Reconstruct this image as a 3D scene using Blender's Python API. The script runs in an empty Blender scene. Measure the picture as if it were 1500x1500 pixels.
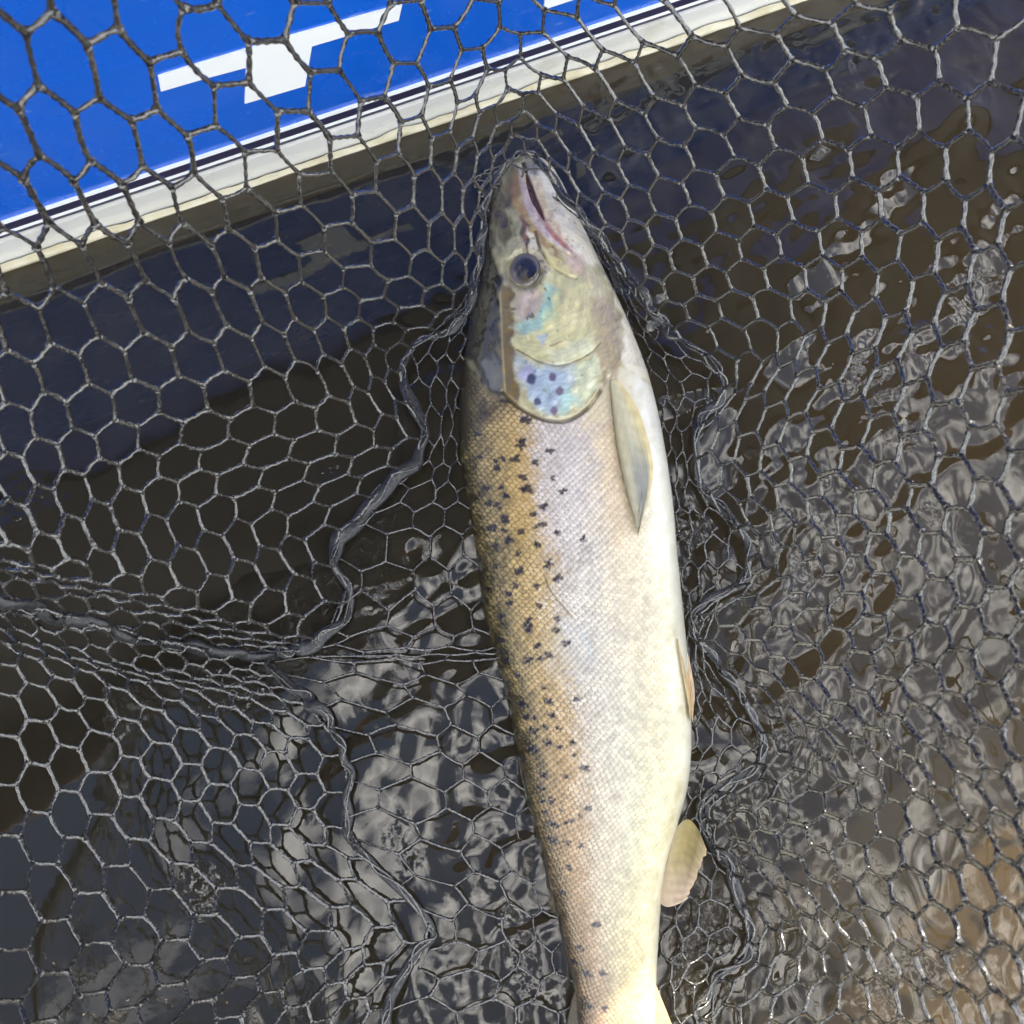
import bpy, math
import numpy as np
rng = np.random.default_rng(7)
R = math.radians
sc = bpy.context.scene
col = sc.collection

# ------------------------------------------------------------------ camera
DEP = 70.0                      # depression of the view axis, degrees
CAM = np.array([0.0, 0.0, 0.60])
FPX = 750.0 / math.tan(R(25.0))  # focal length in photo pixels (1500 px frame)
FWD = np.array([0, math.cos(R(DEP)), -math.sin(R(DEP))])
UPV = np.array([0, math.sin(R(DEP)), math.cos(R(DEP))])
RGT = np.array([1.0, 0, 0])
cd = bpy.data.cameras.new('camera'); cam = bpy.data.objects.new('camera', cd); col.objects.link(cam)
cam.location = CAM; cam.rotation_euler = (R(90 - DEP), 0, 0)
cd.sensor_fit = 'HORIZONTAL'; cd.angle = R(50); cd.clip_start = 0.01; cd.clip_end = 3000
cd.dof.use_dof = True; cd.dof.focus_distance = 0.58; cd.dof.aperture_fstop = 30
sc.camera = cam

# ------------------------------------------------------------------ sky, sun, exposure
CLOUD_SHIFT = (0.1, 6.6, 0.0)   # drift of the scattered clouds
SUN_EL, SUN_AZ = 51.2, 14.0      # azimuth measured from +Y towards +X
w = bpy.data.worlds.new('World'); sc.world = w; w.use_nodes = True
nt = w.node_tree; N = nt.nodes; Lk = nt.links
for n in list(N): N.remove(n)
out = N.new('ShaderNodeOutputWorld'); bg = N.new('ShaderNodeBackground'); bg.inputs[1].default_value = 0.15
sky = N.new('ShaderNodeTexSky'); sky.sky_type = 'NISHITA'; sky.sun_disc = False
sky.dust_density = 0.3; sky.ozone_density = 1.0; sky.air_density = 1.0; sky.sun_elevation = R(SUN_EL); sky.sun_rotation = R(SUN_AZ)
tc = N.new('ShaderNodeTexCoord')
sep = N.new('ShaderNodeSeparateXYZ'); Lk.new(tc.outputs['Generated'], sep.inputs[0])
def wmath(op, a, b=None):
    m = N.new('ShaderNodeMath'); m.operation = op
    for k, v in ((0, a), (1, b)):
        if v is None: continue
        if isinstance(v, (int, float)): m.inputs[k].default_value = v
        else: Lk.new(v, m.inputs[k])
    return m.outputs[0]
zz = wmath('MAXIMUM', sep.outputs[2], 0.06)
cx = wmath('DIVIDE', sep.outputs[0], zz); cy = wmath('DIVIDE', sep.outputs[1], zz)
cmb = N.new('ShaderNodeCombineXYZ'); Lk.new(cx, cmb.inputs[0]); Lk.new(cy, cmb.inputs[1])
cn = N.new('ShaderNodeTexNoise'); cn.inputs['Scale'].default_value = 2.6; cn.inputs['Detail'].default_value = 4
cn.inputs['Roughness'].default_value = 0.55; cadd = N.new('ShaderNodeVectorMath'); cadd.operation = 'ADD'; cadd.inputs[1].default_value = CLOUD_SHIFT
Lk.new(cmb.outputs[0], cadd.inputs[0]); Lk.new(cadd.outputs[0], cn.inputs['Vector'])
cr = N.new('ShaderNodeValToRGB'); cr.color_ramp.elements[0].color = (.0, .0, .0, 1); cr.color_ramp.elements[0].position = 0.45; cr.color_ramp.elements[1].position = 0.66
Lk.new(cn.outputs[0], cr.inputs[0])
mixc = N.new('ShaderNodeMix'); mixc.data_type = 'RGBA'
Lk.new(cr.outputs[0], mixc.inputs[0]); Lk.new(sky.outputs[0], mixc.inputs[6]); mixc.inputs[7].default_value = (29.0, 28.0, 26.4, 1)
Lk.new(mixc.outputs[2], bg.inputs[0]); Lk.new(bg.outputs[0], out.inputs[0])

sd = bpy.data.lights.new('sun', 'SUN'); sd.energy = 4.8; sd.angle = R(0.5); sd.color = (1.0, 0.87, 0.68)
sun = bpy.data.objects.new('sun', sd); col.objects.link(sun)
from mathutils import Vector
sdir = Vector((math.sin(R(SUN_AZ)) * math.cos(R(SUN_EL)), math.cos(R(SUN_AZ)) * math.cos(R(SUN_EL)), math.sin(R(SUN_EL))))
sun.rotation_euler = sdir.to_track_quat('Z', 'Y').to_euler()
sc.view_settings.view_transform = 'Standard'; sc.view_settings.look = 'None'
sc.view_settings.exposure = 1.2; sc.view_settings.gamma = 1.0
sc.cycles.max_bounces = 8; sc.cycles.transparent_max_bounces = 16
sc.cycles.caustics_reflective = False; sc.cycles.caustics_refractive = False

# ------------------------------------------------------------------ helpers
def ray(px, py):
    px = np.asarray(px, float); py = np.asarray(py, float)
    return FWD + ((px - 750) / FPX)[..., None] * RGT + ((750 - py) / FPX)[..., None] * UPV
def at_depth(px, py, D):
    return CAM + ray(px, py) * np.asarray(D, float)[..., None]
def at_plane(px, py, a, bx=0.0, by=0.0):          # plane z = a + bx*X + by*Y
    r = ray(px, py)
    t = (a + bx * CAM[0] + by * CAM[1] - CAM[2]) / (r[..., 2] - bx * r[..., 0] - by * r[..., 1])
    return CAM + r * t[..., None]
def lin(rgb):
    c = np.asarray(rgb, float) / 255.0
    return np.where(c <= 0.04045, c / 12.92, ((c + 0.055) / 1.055) ** 2.4)
def mesh_obj(name, V, F, mat=None, parent=None, smooth=True, colors=None):
    """V (n,3); F list of (m,k) int arrays."""
    me = bpy.data.meshes.new(name)
    if not isinstance(F, list): F = [F]
    F = [np.asarray(f, np.int32) for f in F if len(f)]
    nl = sum(f.size for f in F); nf = sum(len(f) for f in F)
    me.vertices.add(len(V)); me.vertices.foreach_set('co', np.asarray(V, np.float32).ravel())
    me.loops.add(nl); me.loops.foreach_set('vertex_index', np.concatenate([f.ravel() for f in F]))
    me.polygons.add(nf)
    tot = np.concatenate([np.full(len(f), f.shape[1], np.int32) for f in F])
    st = np.concatenate([[0], np.cumsum(tot)[:-1]]).astype(np.int32)
    me.polygons.foreach_set('loop_start', st); me.polygons.foreach_set('loop_total', tot)
    me.polygons.foreach_set('use_smooth', np.full(nf, smooth))
    me.update(calc_edges=True); me.validate()
    if colors is not None:
        ca = me.color_attributes.new('pigment', 'FLOAT_COLOR', 'POINT')
        c4 = np.ones((len(V), 4), np.float32); c4[:, :colors.shape[1]] = colors
        ca.data.foreach_set('color', c4.ravel())
    if mat: me.materials.append(mat)
    o = bpy.data.objects.new(name, me); col.objects.link(o)
    if parent: o.parent = parent
    return o
def empty(name, loc, label, cat, group=None):
    o = bpy.data.objects.new(name, None); col.objects.link(o); o.location = loc
    o['label'] = label; o['category'] = cat
    if group: o['group'] = group
    o.empty_display_size = 0.05
    return o
def adopt(o, root):      # parent a mesh whose vertices are in world space to an Empty
    o.parent = root; o.matrix_parent_inverse.identity()
    o.location = -Vector(root.location) if root.parent is None else (0, 0, 0)
    return o
def grid_faces(nr, nc, closed=False):
    i = np.arange(nr - 1)[:, None]; j = np.arange(nc if closed else nc - 1)[None]
    a = i * nc + j; b = i * nc + (j + 1) % nc
    return np.stack([a, b, b + nc, a + nc], -1).reshape(-1, 4)
def tube(path, rad, sides=8, closed=False, flat=1.0, ref=(0, 0, 1), twist=0.0):
    path = np.asarray(path, float); n = len(path)
    rad = np.broadcast_to(np.asarray(rad, float), (n,))
    t = np.roll(path, -1, 0) - np.roll(path, 1, 0) if closed else np.gradient(path, axis=0)
    t /= np.linalg.norm(t, axis=1)[:, None] + 1e-12
    n1 = np.cross(t, np.asarray(ref, float)); n1 /= np.linalg.norm(n1, axis=1)[:, None] + 1e-9
    n2 = np.cross(t, n1)
    ang = np.linspace(0, 2 * np.pi, sides, endpoint=False)
    tw = twist * np.arange(n) / max(n - 1, 1)
    ca, sa = np.cos(ang)[None], np.sin(ang)[None] * flat
    c2, s2 = np.cos(tw)[:, None], np.sin(tw)[:, None]
    x, y = ca * c2 - sa * s2, ca * s2 + sa * c2
    V = path[:, None] + rad[:, None, None] * (x[..., None] * n1[:, None] + y[..., None] * n2[:, None])
    F = grid_faces(n, sides, True)
    if closed:
        j = np.arange(sides); a = (n - 1) * sides + j; b = (n - 1) * sides + (j + 1) % sides
        F = np.concatenate([F, np.stack([a, b, (j + 1) % sides, j], -1)])
        return V.reshape(-1, 3), [F]
    V = V.reshape(-1, 3); k = len(V)
    V = np.concatenate([V, path[:1], path[-1:]])
    j = np.arange(sides)
    caps = np.concatenate([np.stack([np.full(sides, k), (j + 1) % sides, j], -1),
                           np.stack([np.full(sides, k + 1), (n - 1) * sides + j, (n - 1) * sides + (j + 1) % sides], -1)])
    return V, [F, caps]
def spline(xk, yk, x, period=None):
    """natural / periodic cubic spline, yk (n,...)"""
    xk = np.asarray(xk, float); yk = np.asarray(yk, float); x = np.asarray(x, float)
    if period is not None:
        x = (x - xk[0]) % period + xk[0]
        m = 3
        xk = np.concatenate([xk[-m:] - period, xk, xk[:m] + period]); yk = np.concatenate([yk[-m:], yk, yk[:m]])
    # non-uniform Catmull-Rom tangents
    n = len(xk); sh = yk.shape[1:]
    d = np.diff(xk); s = np.diff(yk, axis=0) / d.reshape((-1,) + (1,) * len(sh))
    m_ = np.empty_like(yk)
    w1 = d[1:].reshape((-1,) + (1,) * len(sh)); w0 = d[:-1].reshape((-1,) + (1,) * len(sh))
    m_[1:-1] = (s[:-1] * w1 + s[1:] * w0) / (w0 + w1)
    m_[0] = s[0]; m_[-1] = s[-1]
    k = np.clip(np.searchsorted(xk, x, 'right') - 1, 0, n - 2)
    h = d[k]; t = (x - xk[k]) / h
    e = (slice(None),) * x.ndim + (None,) * len(sh)
    t_, h_ = t[e], h[e]
    return ((2*t_**3 - 3*t_**2 + 1) * yk[k] + (t_**3 - 2*t_**2 + t_) * h_ * m_[k]
            + (-2*t_**3 + 3*t_**2) * yk[k+1] + (t_**3 - t_**2) * h_ * m_[k+1])

# ------------------------------------------------------------------ materials
def material(name):
    m = bpy.data.materials.new(name); m.use_nodes = True
    for n in list(m.node_tree.nodes): m.node_tree.nodes.remove(n)
    o = m.node_tree.nodes.new('ShaderNodeOutputMaterial')
    return m, m.node_tree.nodes, m.node_tree.links, o
def paint(name, rgb, rough=0.4, spec=0.5, noise=0.0, nscale=40, bump=0.0, coat=0.0, metallic=0.0, rgb2=None):
    m, N, Lk, o = material(name)
    p = N.new('ShaderNodeBsdfPrincipled'); Lk.new(p.outputs[0], o.inputs[0])
    p.inputs['Roughness'].default_value = rough; p.inputs['Specular IOR Level'].default_value = spec
    p.inputs['Coat Weight'].default_value = coat; p.inputs['Coat Roughness'].default_value = 0.08
    p.inputs['Metallic'].default_value = metallic
    c = (*rgb, 1); p.inputs['Base Color'].default_value = c
    tc = N.new('ShaderNodeTexCoord'); nz = N.new('ShaderNodeTexNoise')
    nz.inputs['Scale'].default_value = nscale; nz.inputs['Detail'].default_value = 5
    Lk.new(tc.outputs['Object'], nz.inputs['Vector'])
    mx = N.new('ShaderNodeMix'); mx.data_type = 'RGBA'
    mx.inputs[6].default_value = c; mx.inputs[7].default_value = (*(rgb2 or [v * (1 - noise) for v in rgb]), 1)
    rm = N.new('ShaderNodeValToRGB'); rm.color_ramp.elements[0].position = .4; rm.color_ramp.elements[1].position = .7
    Lk.new(nz.outputs[0], rm.inputs[0]); Lk.new(rm.outputs[0], mx.inputs[0]); Lk.new(mx.outputs[2], p.inputs['Base Color'])
    if bump:
        b = N.new('ShaderNodeBump'); b.inputs['Strength'].default_value = bump; b.inputs['Distance'].default_value = 0.001
        Lk.new(nz.outputs[0], b.inputs['Height']); Lk.new(b.outputs[0], p.inputs['Normal'])
    return m

# water: Fresnel gloss over murky, half see-through brown water
def water_material():
    m, N, Lk, o = material('water_surface')
    tr = N.new('ShaderNodeBsdfTransparent'); tr.inputs[0].default_value = (0.82, 0.74, 0.56, 1)
    df = N.new('ShaderNodeBsdfDiffuse'); df.inputs[0].default_value = (0.052, 0.046, 0.033, 1)
    gl = N.new('ShaderNodeBsdfGlossy'); gl.inputs[0].default_value = (1, 1, 1, 1); gl.inputs['Roughness'].default_value = 0.02
    fr = N.new('ShaderNodeFresnel'); fr.inputs[0].default_value = 1.46
    m1 = N.new('ShaderNodeMixShader'); m1.inputs[0].default_value = 0.28
    Lk.new(tr.outputs[0], m1.inputs[1]); Lk.new(df.outputs[0], m1.inputs[2])
    m2 = N.new('ShaderNodeMixShader'); Lk.new(fr.outputs[0], m2.inputs[0])
    Lk.new(m1.outputs[0], m2.inputs[1]); Lk.new(gl.outputs[0], m2.inputs[2]); Lk.new(m2.outputs[0], o.inputs[0])
    tc = N.new('ShaderNodeTexCoord'); nz = N.new('ShaderNodeTexNoise'); nz.inputs['Scale'].default_value = 90; nz.inputs['Detail'].default_value = 3
    Lk.new(tc.outputs['Object'], nz.inputs['Vector'])
    b = N.new('ShaderNodeBump'); b.inputs['Strength'].default_value = 0.03; b.inputs['Distance'].default_value = 0.002
    Lk.new(nz.outputs[0], b.inputs['Height'])
    # patches of fine capillary ripple
    n2 = N.new('ShaderNodeTexNoise'); n2.inputs['Scale'].default_value = 15; n2.inputs['Detail'].default_value = 2; Lk.new(tc.outputs['Object'], n2.inputs['Vector'])
    rp = N.new('ShaderNodeValToRGB'); rp.color_ramp.elements[0].position = .62; rp.color_ramp.elements[1].position = .76; Lk.new(n2.outputs[0], rp.inputs[0])
    n3 = N.new('ShaderNodeTexNoise'); n3.inputs['Scale'].default_value = 170; n3.inputs['Detail'].default_value = 1; Lk.new(tc.outputs['Object'], n3.inputs['Vector'])
    b2 = N.new('ShaderNodeBump'); b2.inputs['Distance'].default_value = 0.0042; Lk.new(n3.outputs[0], b2.inputs['Height'])
    Lk.new(rp.outputs[0], b2.inputs['Strength']); Lk.new(b.outputs[0], b2.inputs['Normal'])
    for s in (gl, fr): Lk.new(b2.outputs[0], s.inputs['Normal'])
    return m
M_water = water_material()
def bed_material():       # sandy bed, colour darkened leftwards in place of light lost in deep water
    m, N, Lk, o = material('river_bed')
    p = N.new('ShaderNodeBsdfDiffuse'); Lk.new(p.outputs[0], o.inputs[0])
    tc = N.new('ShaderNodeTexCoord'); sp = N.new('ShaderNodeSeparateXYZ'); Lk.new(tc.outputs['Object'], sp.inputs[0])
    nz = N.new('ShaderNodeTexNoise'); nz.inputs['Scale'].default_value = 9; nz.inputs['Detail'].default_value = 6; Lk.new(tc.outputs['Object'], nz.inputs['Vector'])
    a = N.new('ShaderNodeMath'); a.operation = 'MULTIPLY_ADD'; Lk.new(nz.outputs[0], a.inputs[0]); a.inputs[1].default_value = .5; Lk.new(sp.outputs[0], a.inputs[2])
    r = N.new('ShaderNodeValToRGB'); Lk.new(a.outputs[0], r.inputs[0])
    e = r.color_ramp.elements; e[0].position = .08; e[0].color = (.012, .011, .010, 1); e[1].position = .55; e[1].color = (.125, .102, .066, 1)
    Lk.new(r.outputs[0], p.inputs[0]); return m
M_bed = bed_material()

# ------------------------------------------------------------------ water and river bed
def wave_field(x, y, seed, lam, amp_pow, n, slope, heading=None, spread=1.0):
    g = np.random.default_rng(seed); z = np.zeros_like(x); tot = 0
    for k in range(n):
        l = lam[0] * (lam[1] / lam[0]) ** g.random(); th = g.random() * 2 * np.pi if heading is None else heading + spread * (g.random() - .5)
        a = l ** amp_pow; kx, ky = 2*np.pi/l*math.cos(th), 2*np.pi/l*math.sin(th)
        z += a * np.sin(kx * x + ky * y + g.random() * 6.28); tot += (a * 2*np.pi/l) ** 2 / 2
    return z * slope / math.sqrt(tot)
def axis_pts(c, half, step):
    core = np.arange(c - half, c + half + step / 2, step); far = []; d = step; p = half
    while p < 600: d *= 1.35; p += d; far.append(p)
    far = np.array(far); return np.concatenate([(c - far)[::-1], core, c + far])
gx = axis_pts(0.03, 0.62, 0.0024); gy = axis_pts(0.22, 0.58, 0.0024)
X, Y = np.meshgrid(gx, gy)
core = np.clip(1.4 - np.maximum(np.abs(X) / 0.7, np.abs(Y - .2) / 0.7), 0, 1)
z = np.zeros_like(X)
sel = core > 0
calm = 1 / (1 + np.exp(-(X[sel] * 1.0 - 0.25 * (Y[sel] - .15) + 0.05) / 0.032))      # ripples come from the right
near = np.exp(-(((X[sel] - .035) / .075) ** 2 + ((Y[sel] - .12) / .3) ** 2))
x_, y_ = X[sel], Y[sel]
rip = wave_field(x_, y_, 3, (.026, .08), 1.1, 40, 0.105, R(-18), 1.7) + wave_field(x_, y_, 4, (.03, .09), 1.1, 30, 0.06)
short = wave_field(x_, y_, 5, (.010, .024), .8, 44, 0.095, R(-15), 2.0) * (1 + .5 * wave_field(x_, y_, 15, (.08, .2), 1, 10, 1) / .02).clip(.15, 2)
small = wave_field(x_, y_, 9, (.012, .03), 1.0, 36, 0.14)
swell = wave_field(x_, y_, 11, (.12, .3), 1.0, 12, 0.03)
z[sel] = core[sel] * (rip * (0.06 + 0.94 * calm) + short * (.02 + .98 * calm) + small * near * 1.25 + swell)
V = np.stack([X, Y, z], -1).reshape(-1, 3)
o = mesh_obj('water', V, grid_faces(len(gy), len(gx)), M_water); o['kind'] = 'structure'; o['label'] = 'dark brown rippled water reflecting the sky under the net'
bx_ = axis_pts(0.03, 0.62, 0.02); by_ = axis_pts(0.22, 0.58, 0.02); X2, Y2 = np.meshgrid(bx_, by_)
Z2 = -.55 + .42 / (1 + np.exp(-(X2 - .05) / .10)); inn_ = (np.abs(X2) < .7) & (np.abs(Y2 - .2) < .7)
Z2[inn_] += wave_field(X2[inn_], Y2[inn_], 41, (.06, .3), 1, 14, .25)
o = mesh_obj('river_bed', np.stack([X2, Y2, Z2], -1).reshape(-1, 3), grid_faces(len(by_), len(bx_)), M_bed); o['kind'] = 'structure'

# ------------------------------------------------------------------ blue boat
W0 = at_plane(0, 385, 0.0); W1 = at_plane(1150, -2, 0.0)
hd = (W1 - W0); hd[2] = 0; hd /= np.linalg.norm(hd)
hn = np.array([hd[1], -hd[0], 0.0])                      # outward, towards the camera
FLARE = 0.10
def hull_hit(px, py):                                     # photo pixel -> (along, height) on the flared hull side
    r = ray(px, py); nn = hn - np.array([0, 0, FLARE])   # plane: (P-W0).hn = FLARE*z
    t = ((W0 - CAM) @ hn + FLARE * CAM[2]) / (r @ nn)
    p = CAM + r * t[..., None]
    return (p - W0) @ hd, p[..., 2]
def FREE(s):                     # height of the sheer, dropping along the boat
    t = np.clip((np.asarray(s, float) - .15) / .95, 0, 1); return .74 - .26 * t * t * (3 - 2 * t)
boat = empty('boat', (W0 + hd * .4).tolist(), 'blue boat hull with white band and dark stripes beyond the net', 'boat')
LEN0, LEN1 = -1.6, 3.4                                    # extent along the hull from W0
ss = np.concatenate([np.linspace(LEN0, -1.0, 14)[:-1], np.linspace(-1.0, 2.4, 24), np.linspace(2.4, LEN1, 24)[1:]])
def plan(s):                                              # inset of the side towards bow / stern
    k = np.clip((s - 2.2) / (LEN1 - 2.2), 0, 1); k2 = np.clip((-1.0 - s) / (-1.0 - LEN0), 0, 1)
    return 0.78 * k ** 2.2 + 0.10 * k2 ** 2
def hull_pt(s, zz, proud=0.0):
    s = np.asarray(s, float); zz = np.asarray(zz, float); b = plan(s)
    return W0 + s[..., None] * hd + (FLARE * np.maximum(zz, -.05) - b - .25 * np.clip(-zz, 0, 1) ** 1.0 + proud)[..., None] * hn + np.stack([0*zz, 0*zz, zz - W0[2]], -1)
_, zb = hull_hit(np.array([0., 500.]), np.array([347., 182.])); z_band = float(zb.mean())
_, zs = hull_hit(np.array([0., 500.]), np.array([322., 160.])); z_str = float(zs.mean())
def gelcoat(name, a, b, grime, amount):
    m, N, Lk, o = material(name)
    p = N.new('ShaderNodeBsdfPrincipled'); Lk.new(p.outputs[0], o.inputs[0])
    tc = N.new('ShaderNodeTexCoord')
    def nz(sc_, stretch, det=5):
        mp = N.new('ShaderNodeMapping'); mp.inputs['Scale'].default_value = stretch; Lk.new(tc.outputs['Object'], mp.inputs[0])
        n = N.new('ShaderNodeTexNoise'); n.inputs['Scale'].default_value = sc_; n.inputs['Detail'].default_value = det; Lk.new(mp.outputs[0], n.inputs['Vector']); return n.outputs[0]
    def ramp(v, lo, hi, top=1.0):
        r = N.new('ShaderNodeValToRGB'); r.color_ramp.elements[0].position = lo; r.color_ramp.elements[1].position = hi; r.color_ramp.elements[1].color = (top,) * 3 + (1,); Lk.new(v, r.inputs[0]); return r.outputs[0]
    def mix(f, c1, c2):
        x = N.new('ShaderNodeMix'); x.data_type = 'RGBA'; Lk.new(f, x.inputs[0])
        for k, c in ((6, c1), (7, c2)):
            if isinstance(c, tuple): x.inputs[k].default_value = (*c, 1)
            else: Lk.new(c, x.inputs[k])
        return x.outputs[2]
    c = mix(ramp(nz(5, (1, 1, 1)), .35, .7), a, b)
    c = mix(ramp(nz(26, (1, 1, .22)), .58, .80, amount), c, grime)       # run-down streaks
    c = mix(ramp(nz(160, (.25, .25, 1), 3), .66, .80, amount), c, (.45, .5, .55))   # fine scuffs
    Lk.new(c, p.inputs['Base Color'])
    rr = ramp(nz(40, (1, 1, 1)), .3, .8, .5); Lk.new(rr, p.inputs['Roughness'])
    p.inputs['Coat Weight'].default_value = .3; p.inputs['Coat Roughness'].default_value = .12
    return m
M_blue = gelcoat('blue_gelcoat', (0.003, 0.088, 0.50), (0.006, 0.105, 0.56), (.03, .13, .42), .30)
M_white = gelcoat('white_gelcoat', (0.70, 0.70, 0.68), (0.60, 0.60, 0.55), (.40, .37, .26), .55)
M_navy = paint('navy_stripe', (0.018, 0.016, 0.045), 0.3, 0.5, nscale=20)
M_decal = paint('white_vinyl', (0.80, 0.82, 0.82), 0.35, 0.5, rgb2=(.74, .77, .78), nscale=9)
M_wood = paint('varnished_wood', (0.28, 0.10, 0.025), 0.25, 0.5, rgb2=(0.16, 0.05, 0.012), nscale=18, coat=.6)
M_scum = paint('yellow_scum', (0.50, 0.47, 0.36), 0.7, 0.3, rgb2=(0.40, 0.36, 0.24), nscale=60, bump=.6)
def hull_strip(name, z0, z1, proud, mat, nz=3, label=None, s=ss):
    if name in ('hull', 'added_strake'):
        top_ = FREE(s) if z1 is None else np.full_like(s, z1)
        Z_ = z0 + (top_ - z0)[None] * np.linspace(0, 1, nz)[:, None]; S_ = np.repeat(s[None], nz, 0)
    else:
        S_, Z_ = np.meshgrid(s, np.linspace(z0, z1, nz))
    A = hull_pt(S_, Z_, proud)
    if name == 'hull':      # close over the far side
        far = A - (1.5 - 2 * plan(S_) + 2 * FLARE * np.maximum(Z_, 0))[..., None] * hn
        loop = np.concatenate([A, far[:, ::-1]], 1)
        V = loop.reshape(-1, 3); F = grid_faces(nz, loop.shape[1], True)
        o = mesh_obj(name, V, F, mat)
    else:
        B = hull_pt(S_, Z_, -0.004)
        loop = np.concatenate([A, B[::-1]], 0)
        n = loop.shape[0]; V = loop.reshape(-1, 3); m = len(s)
        F = grid_faces(n, m)
        j = np.arange(m - 1); a = (n - 1) * m + j
        F = np.concatenate([F, np.stack([a, a + 1, j + 1, j], -1)])
        o = mesh_obj(name, V, F, mat, smooth=False)
    adopt(o, boat)
    if label: o['label'] = label
    return o
hull = hull_strip('hull', -0.4, None, 0.0, M_blue, 14)
M_strake = paint('added_dark_timber', (.075, .055, .038), .45, .4, rgb2=(.045, .032, .022), nscale=22, bump=.3)  # unseen dark timber, added so the water reflects brown instead of blue
hull_strip('added_strake', .225, None, .006, M_strake, 6, 'unseen dark strake below the rail, added to turn the water reflections brown')
h1 = z_str - z_band
hull_strip('waterline_band', -0.06, z_band, 0.004, M_white, 3, 'white band along the waterline')
hull_strip('stripe', z_band + .001, z_band + h1 * .22, .0016, M_navy, 2)
hull_strip('pinstripe', z_band + h1 * .24, z_band + h1 * .40, .0018, M_decal, 2, 'thin white pinstripe')
hull_strip('stripe', z_band + h1 * .42, z_band + h1 * .86, .0016, M_navy, 2)
hull_strip('pinstripe', z_band + h1 * .87, z_band + h1 * 1.0, .0018, M_decal, 2, 'thin white pinstripe')
# ragged growth along the waterline
s_f = np.linspace(-.6, 1.9, 900)
top = 0.0055 + 0.004 * np.abs(wave_field(s_f, 0*s_f, 21, (.01, .2), .6, 24, 1.0)) / .02
top = np.clip(top * .9 - .0035, .0008, .011)
Vt = []; 
for zf in (-.03, 0.0, .6, 1.0, 1.0):
    zt = np.full_like(s_f, -.03) if zf < 0 else top * zf
    Vt.append(hull_pt(s_f, zt, .0075 if len(Vt) < 3 else (.0060 if len(Vt) == 3 else .003)))
o = mesh_obj('scum_line', np.array(Vt).reshape(-1, 3), grid_faces(5, len(s_f)), M_scum); adopt(o, boat); o['label'] = 'ragged yellow scum along the waterline'
# rail and deck
A = hull_pt(ss, FREE(ss) + .012, .015)
V, F = tube(A, .032, 10, flat=.7); o = mesh_obj('gunwale_rail', V, F, M_wood); adopt(o, boat)
B = hull_pt(ss, FREE(ss) - .01, 0); far = B - (1.5 - 2 * plan(ss) + 2 * FLARE * FREE(ss))[:, None] * hn
o = mesh_obj('deck', np.concatenate([B, far]), grid_faces(2, len(ss)), M_white); adopt(o, boat)
V, F = tube(far + hn * -.015 + np.array([0, 0, .022]), .032, 10, flat=.7); o = mesh_obj('gunwale_rail', V, F, M_wood); adopt(o, boat)
# lettering cut from white vinyl
def decal(name, pts, label):
    p = np.array(pts, float); s, zz = hull_hit(p[:, 0], p[:, 1])
    f = hull_pt(s, zz, .0012); b = hull_pt(s, zz, -.0005); n = len(p)
    me = bpy.data.meshes.new(name)
    me.from_pydata(np.concatenate([f, b]).tolist(), [], [list(range(n))] + [[i, n + i, n + (i + 1) % n, (i + 1) % n] for i in range(n)])
    me.materials.append(M_decal); me.update()
    o = bpy.data.objects.new(name, me); col.objects.link(o); adopt(o, boat); o['label'] = label
    return o
decal('letter', [(231, 110), (242, 106), (420, 52), (588, 5), (583, 28), (456, 66), (446, 124), (358, 150), (360, 97), (300, 113), (235, 132)], 'white letter shaped like a T on the blue hull')
decal('letter', [(796, 12), (845, -4), (900, -26), (880, -60), (800, -30)], 'corner of a white letter at the picture edge')

# ------------------------------------------------------------------ fish
FISH_A, FISH_BX, FISH_BY = 0.0050, 0.11, 0.0
def fplane(px, py):
    return at_plane(px, py, FISH_A - FISH_BX * .04 - FISH_BY * .2, FISH_BX, FISH_BY)
FN = -FWD                                                 # thickness direction of the fish
kL = np.array([(229,766),(233,752),(240,743),(260,730),(300,716),(350,708),(400,702),(450,691),(500,683),(550,676),(600,672),(650,672),(700,677),(750,687),(800,696),(850,702),(900,709),(950,722),(1000,737),(1050,748),(1100,757),(1150,766),(1200,778),(1250,792),(1300,805),(1350,818),(1400,831),(1450,842),(1500,846),(1540,850),(1580,858)], float)
kR = np.array([(229,784),(233,796),(240,805),(260,819),(300,839),(350,863),(400,887),(450,911),(500,932),(550,950),(600,963),(650,973),(700,981),(750,987),(800,991),(850,996),(900,1001),(950,1006),(1000,1010),(1050,1012),(1100,1012),(1150,1007),(1200,994),(1250,979),(1300,970),(1350,966),(1400,963),(1450,961),(1500,960),(1540,957),(1580,950)], float)
kH = np.array([(229,.003),(240,.009),(260,.013),(300,.018),(400,.026),(500,.031),(600,.0345),(750,.037),(950,.037),(1100,.034),(1250,.027),(1400,.019),(1500,.013),(1540,.010),(1580,.004)], float)
pyr = np.concatenate([np.linspace(229, 240, 12)[:-1], np.arange(240, 1580.1, 1.45)])
Lx = spline(kL[:, 0], kL[:, 1], pyr); Rx = spline(kR[:, 0], kR[:, 1], pyr); Hh = spline(kH[:, 0], kH[:, 1], pyr)
NU, ND = 380, 50
tq = np.linspace(0, np.pi, NU)
phi_u = 0.55 * tq + 0.45 * np.arccos(np.clip(1 - 2 * tq / np.pi, -1, 1))
phi = np.concatenate([phi_u, np.linspace(np.pi, 2 * np.pi, ND + 2)[1:-1]])
nr, nc = len(pyr), len(phi)
q = -np.cos(phi)
QX = (Lx[:, None] + Rx[:, None]) / 2 + (Rx - Lx)[:, None] / 2 * q[None]
QY = np.repeat(pyr[:, None], nc, 1)
prof = np.sign(np.sin(phi)) * np.abs(1 - np.abs(q) ** 2.3) ** 0.56
HH = Hh[:, None] * prof[None]
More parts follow.
